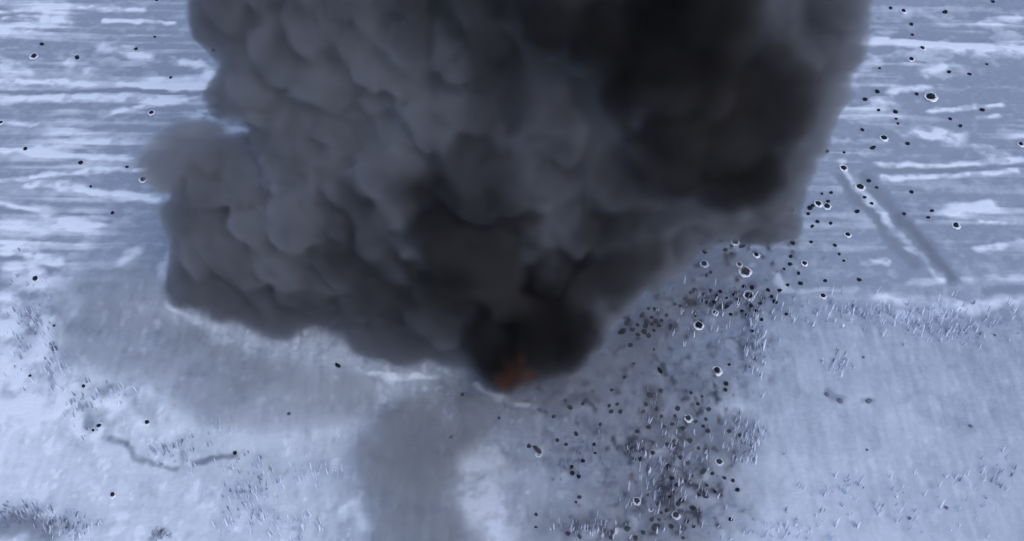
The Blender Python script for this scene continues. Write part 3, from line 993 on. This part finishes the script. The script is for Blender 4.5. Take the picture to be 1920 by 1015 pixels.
def grass(name, spots, mat, label, hmin, hmax, width):
    vs_, fs = [], []
    for (px, py, rx, ry, n, lean) in spots:
        for _ in range(n):
            x = px + rg.gauss(0, 0.5) * rx
            y = py + rg.gauss(0, 0.5) * ry
            g = at(x, y)
            if not (-57 < g[0] < 57 and 22 < g[1] < 98):
                continue
            z = ground_z(g[0], g[1]) - 0.03
            for _b in range(rg.randint(1, 3)):
                h = rg.uniform(hmin, hmax)
                w = width * rg.uniform(0.6, 1.3)
                a = rg.uniform(0, math.pi)
                dx, dy = math.cos(a) * w / 2, math.sin(a) * w / 2
                bx, by = g[0] + rg.gauss(0, 0.07), g[1] + rg.gauss(0, 0.07)
                lx, ly = (rg.gauss(0, 0.08) + lean) * h, rg.gauss(0, 0.10) * h
                i = len(vs_)
                vs_ += [(bx - dx, by - dy, z), (bx + dx, by + dy, z), (bx + lx * .5 + dx * .8, by + ly * .5 + dy * .8, z + h * .6), (bx + lx * .5 - dx * .8, by + ly * .5 - dy * .8, z + h * .6), (bx + lx, by + ly, z + h)]
                fs += [(i, i + 1, i + 2, i + 3), (i + 3, i + 2, i + 4)]
    me = bpy.data.meshes.new(name)
    me.from_pydata(vs_, [], fs)
    return tag(link(name, me, mat), label, "grass", None, "stuff")


FROST = [(1560, 585, 170, 30, 90, 0), (1800, 615, 130, 40, 80, 0), (1700, 600, 150, 32, 60, 0), (1560, 695, 40, 25, 16, 0), (1590, 930, 90, 50, 26, 0), (1840, 885, 90, 40, 18, 0),
         (1750, 950, 170, 60, 36, 0), (1420, 650, 25, 80, 50, 0), (1395, 825, 45, 50, 60, 0), (480, 920, 60, 60, 80, 0), (590, 890, 50, 25, 40, 0), (450, 980, 60, 25, 30, 0),
         (540, 990, 60, 25, 40, 0), (130, 985, 60, 30, 50, 0.3), (60, 960, 60, 14, 40, 0), (410, 800, 30, 12, 12, 0), (330, 850, 70, 25, 30, 0), (1250, 900, 90, 110, 110, 0),
         (1110, 995, 70, 20, 40, 0), (120, 690, 40, 60, 40, 0), (60, 620, 60, 90, 50, 0), (215, 745, 40, 20, 20, 0), (1460, 1000, 120, 25, 40, 0), (1300, 600, 90, 60, 30, 0)]
DEAD = [(1560, 590, 160, 18, 18, 0), (1800, 610, 120, 30, 16, 0), (1566, 690, 20, 22, 10, 0), (1850, 900, 80, 40, 10, 0), (1600, 930, 90, 50, 8, 0), (1405, 660, 30, 70, 60, 0), (1400, 565, 50, 25, 30, 0),
        (1395, 830, 40, 45, 36, 0), (470, 920, 50, 60, 40, 0), (125, 985, 50, 24, 40, 0.5), (300, 1005, 20, 10, 20, 0.6), (40, 970, 50, 20, 60, 0), (1250, 900, 90, 110, 120, 0), (320, 850, 70, 25, 24, 0),
        (60, 620, 50, 90, 50, 0), (160, 760, 40, 40, 34, 0), (1070, 860, 50, 50, 40, 0), (1110, 995, 70, 20, 40, 0), (1330, 560, 70, 30, 40, 0), (1220, 760, 30, 40, 40, 0)]
grass("frosted_grass", FROST, MAT_FROST, "frost covered grass stalks standing in the snow", 0.35, 1.0, 0.09)
grass("dead_grass", DEAD, MAT_STALK, "dark dead grass stalks among the frosted ones", 0.25, 0.75, 0.08)
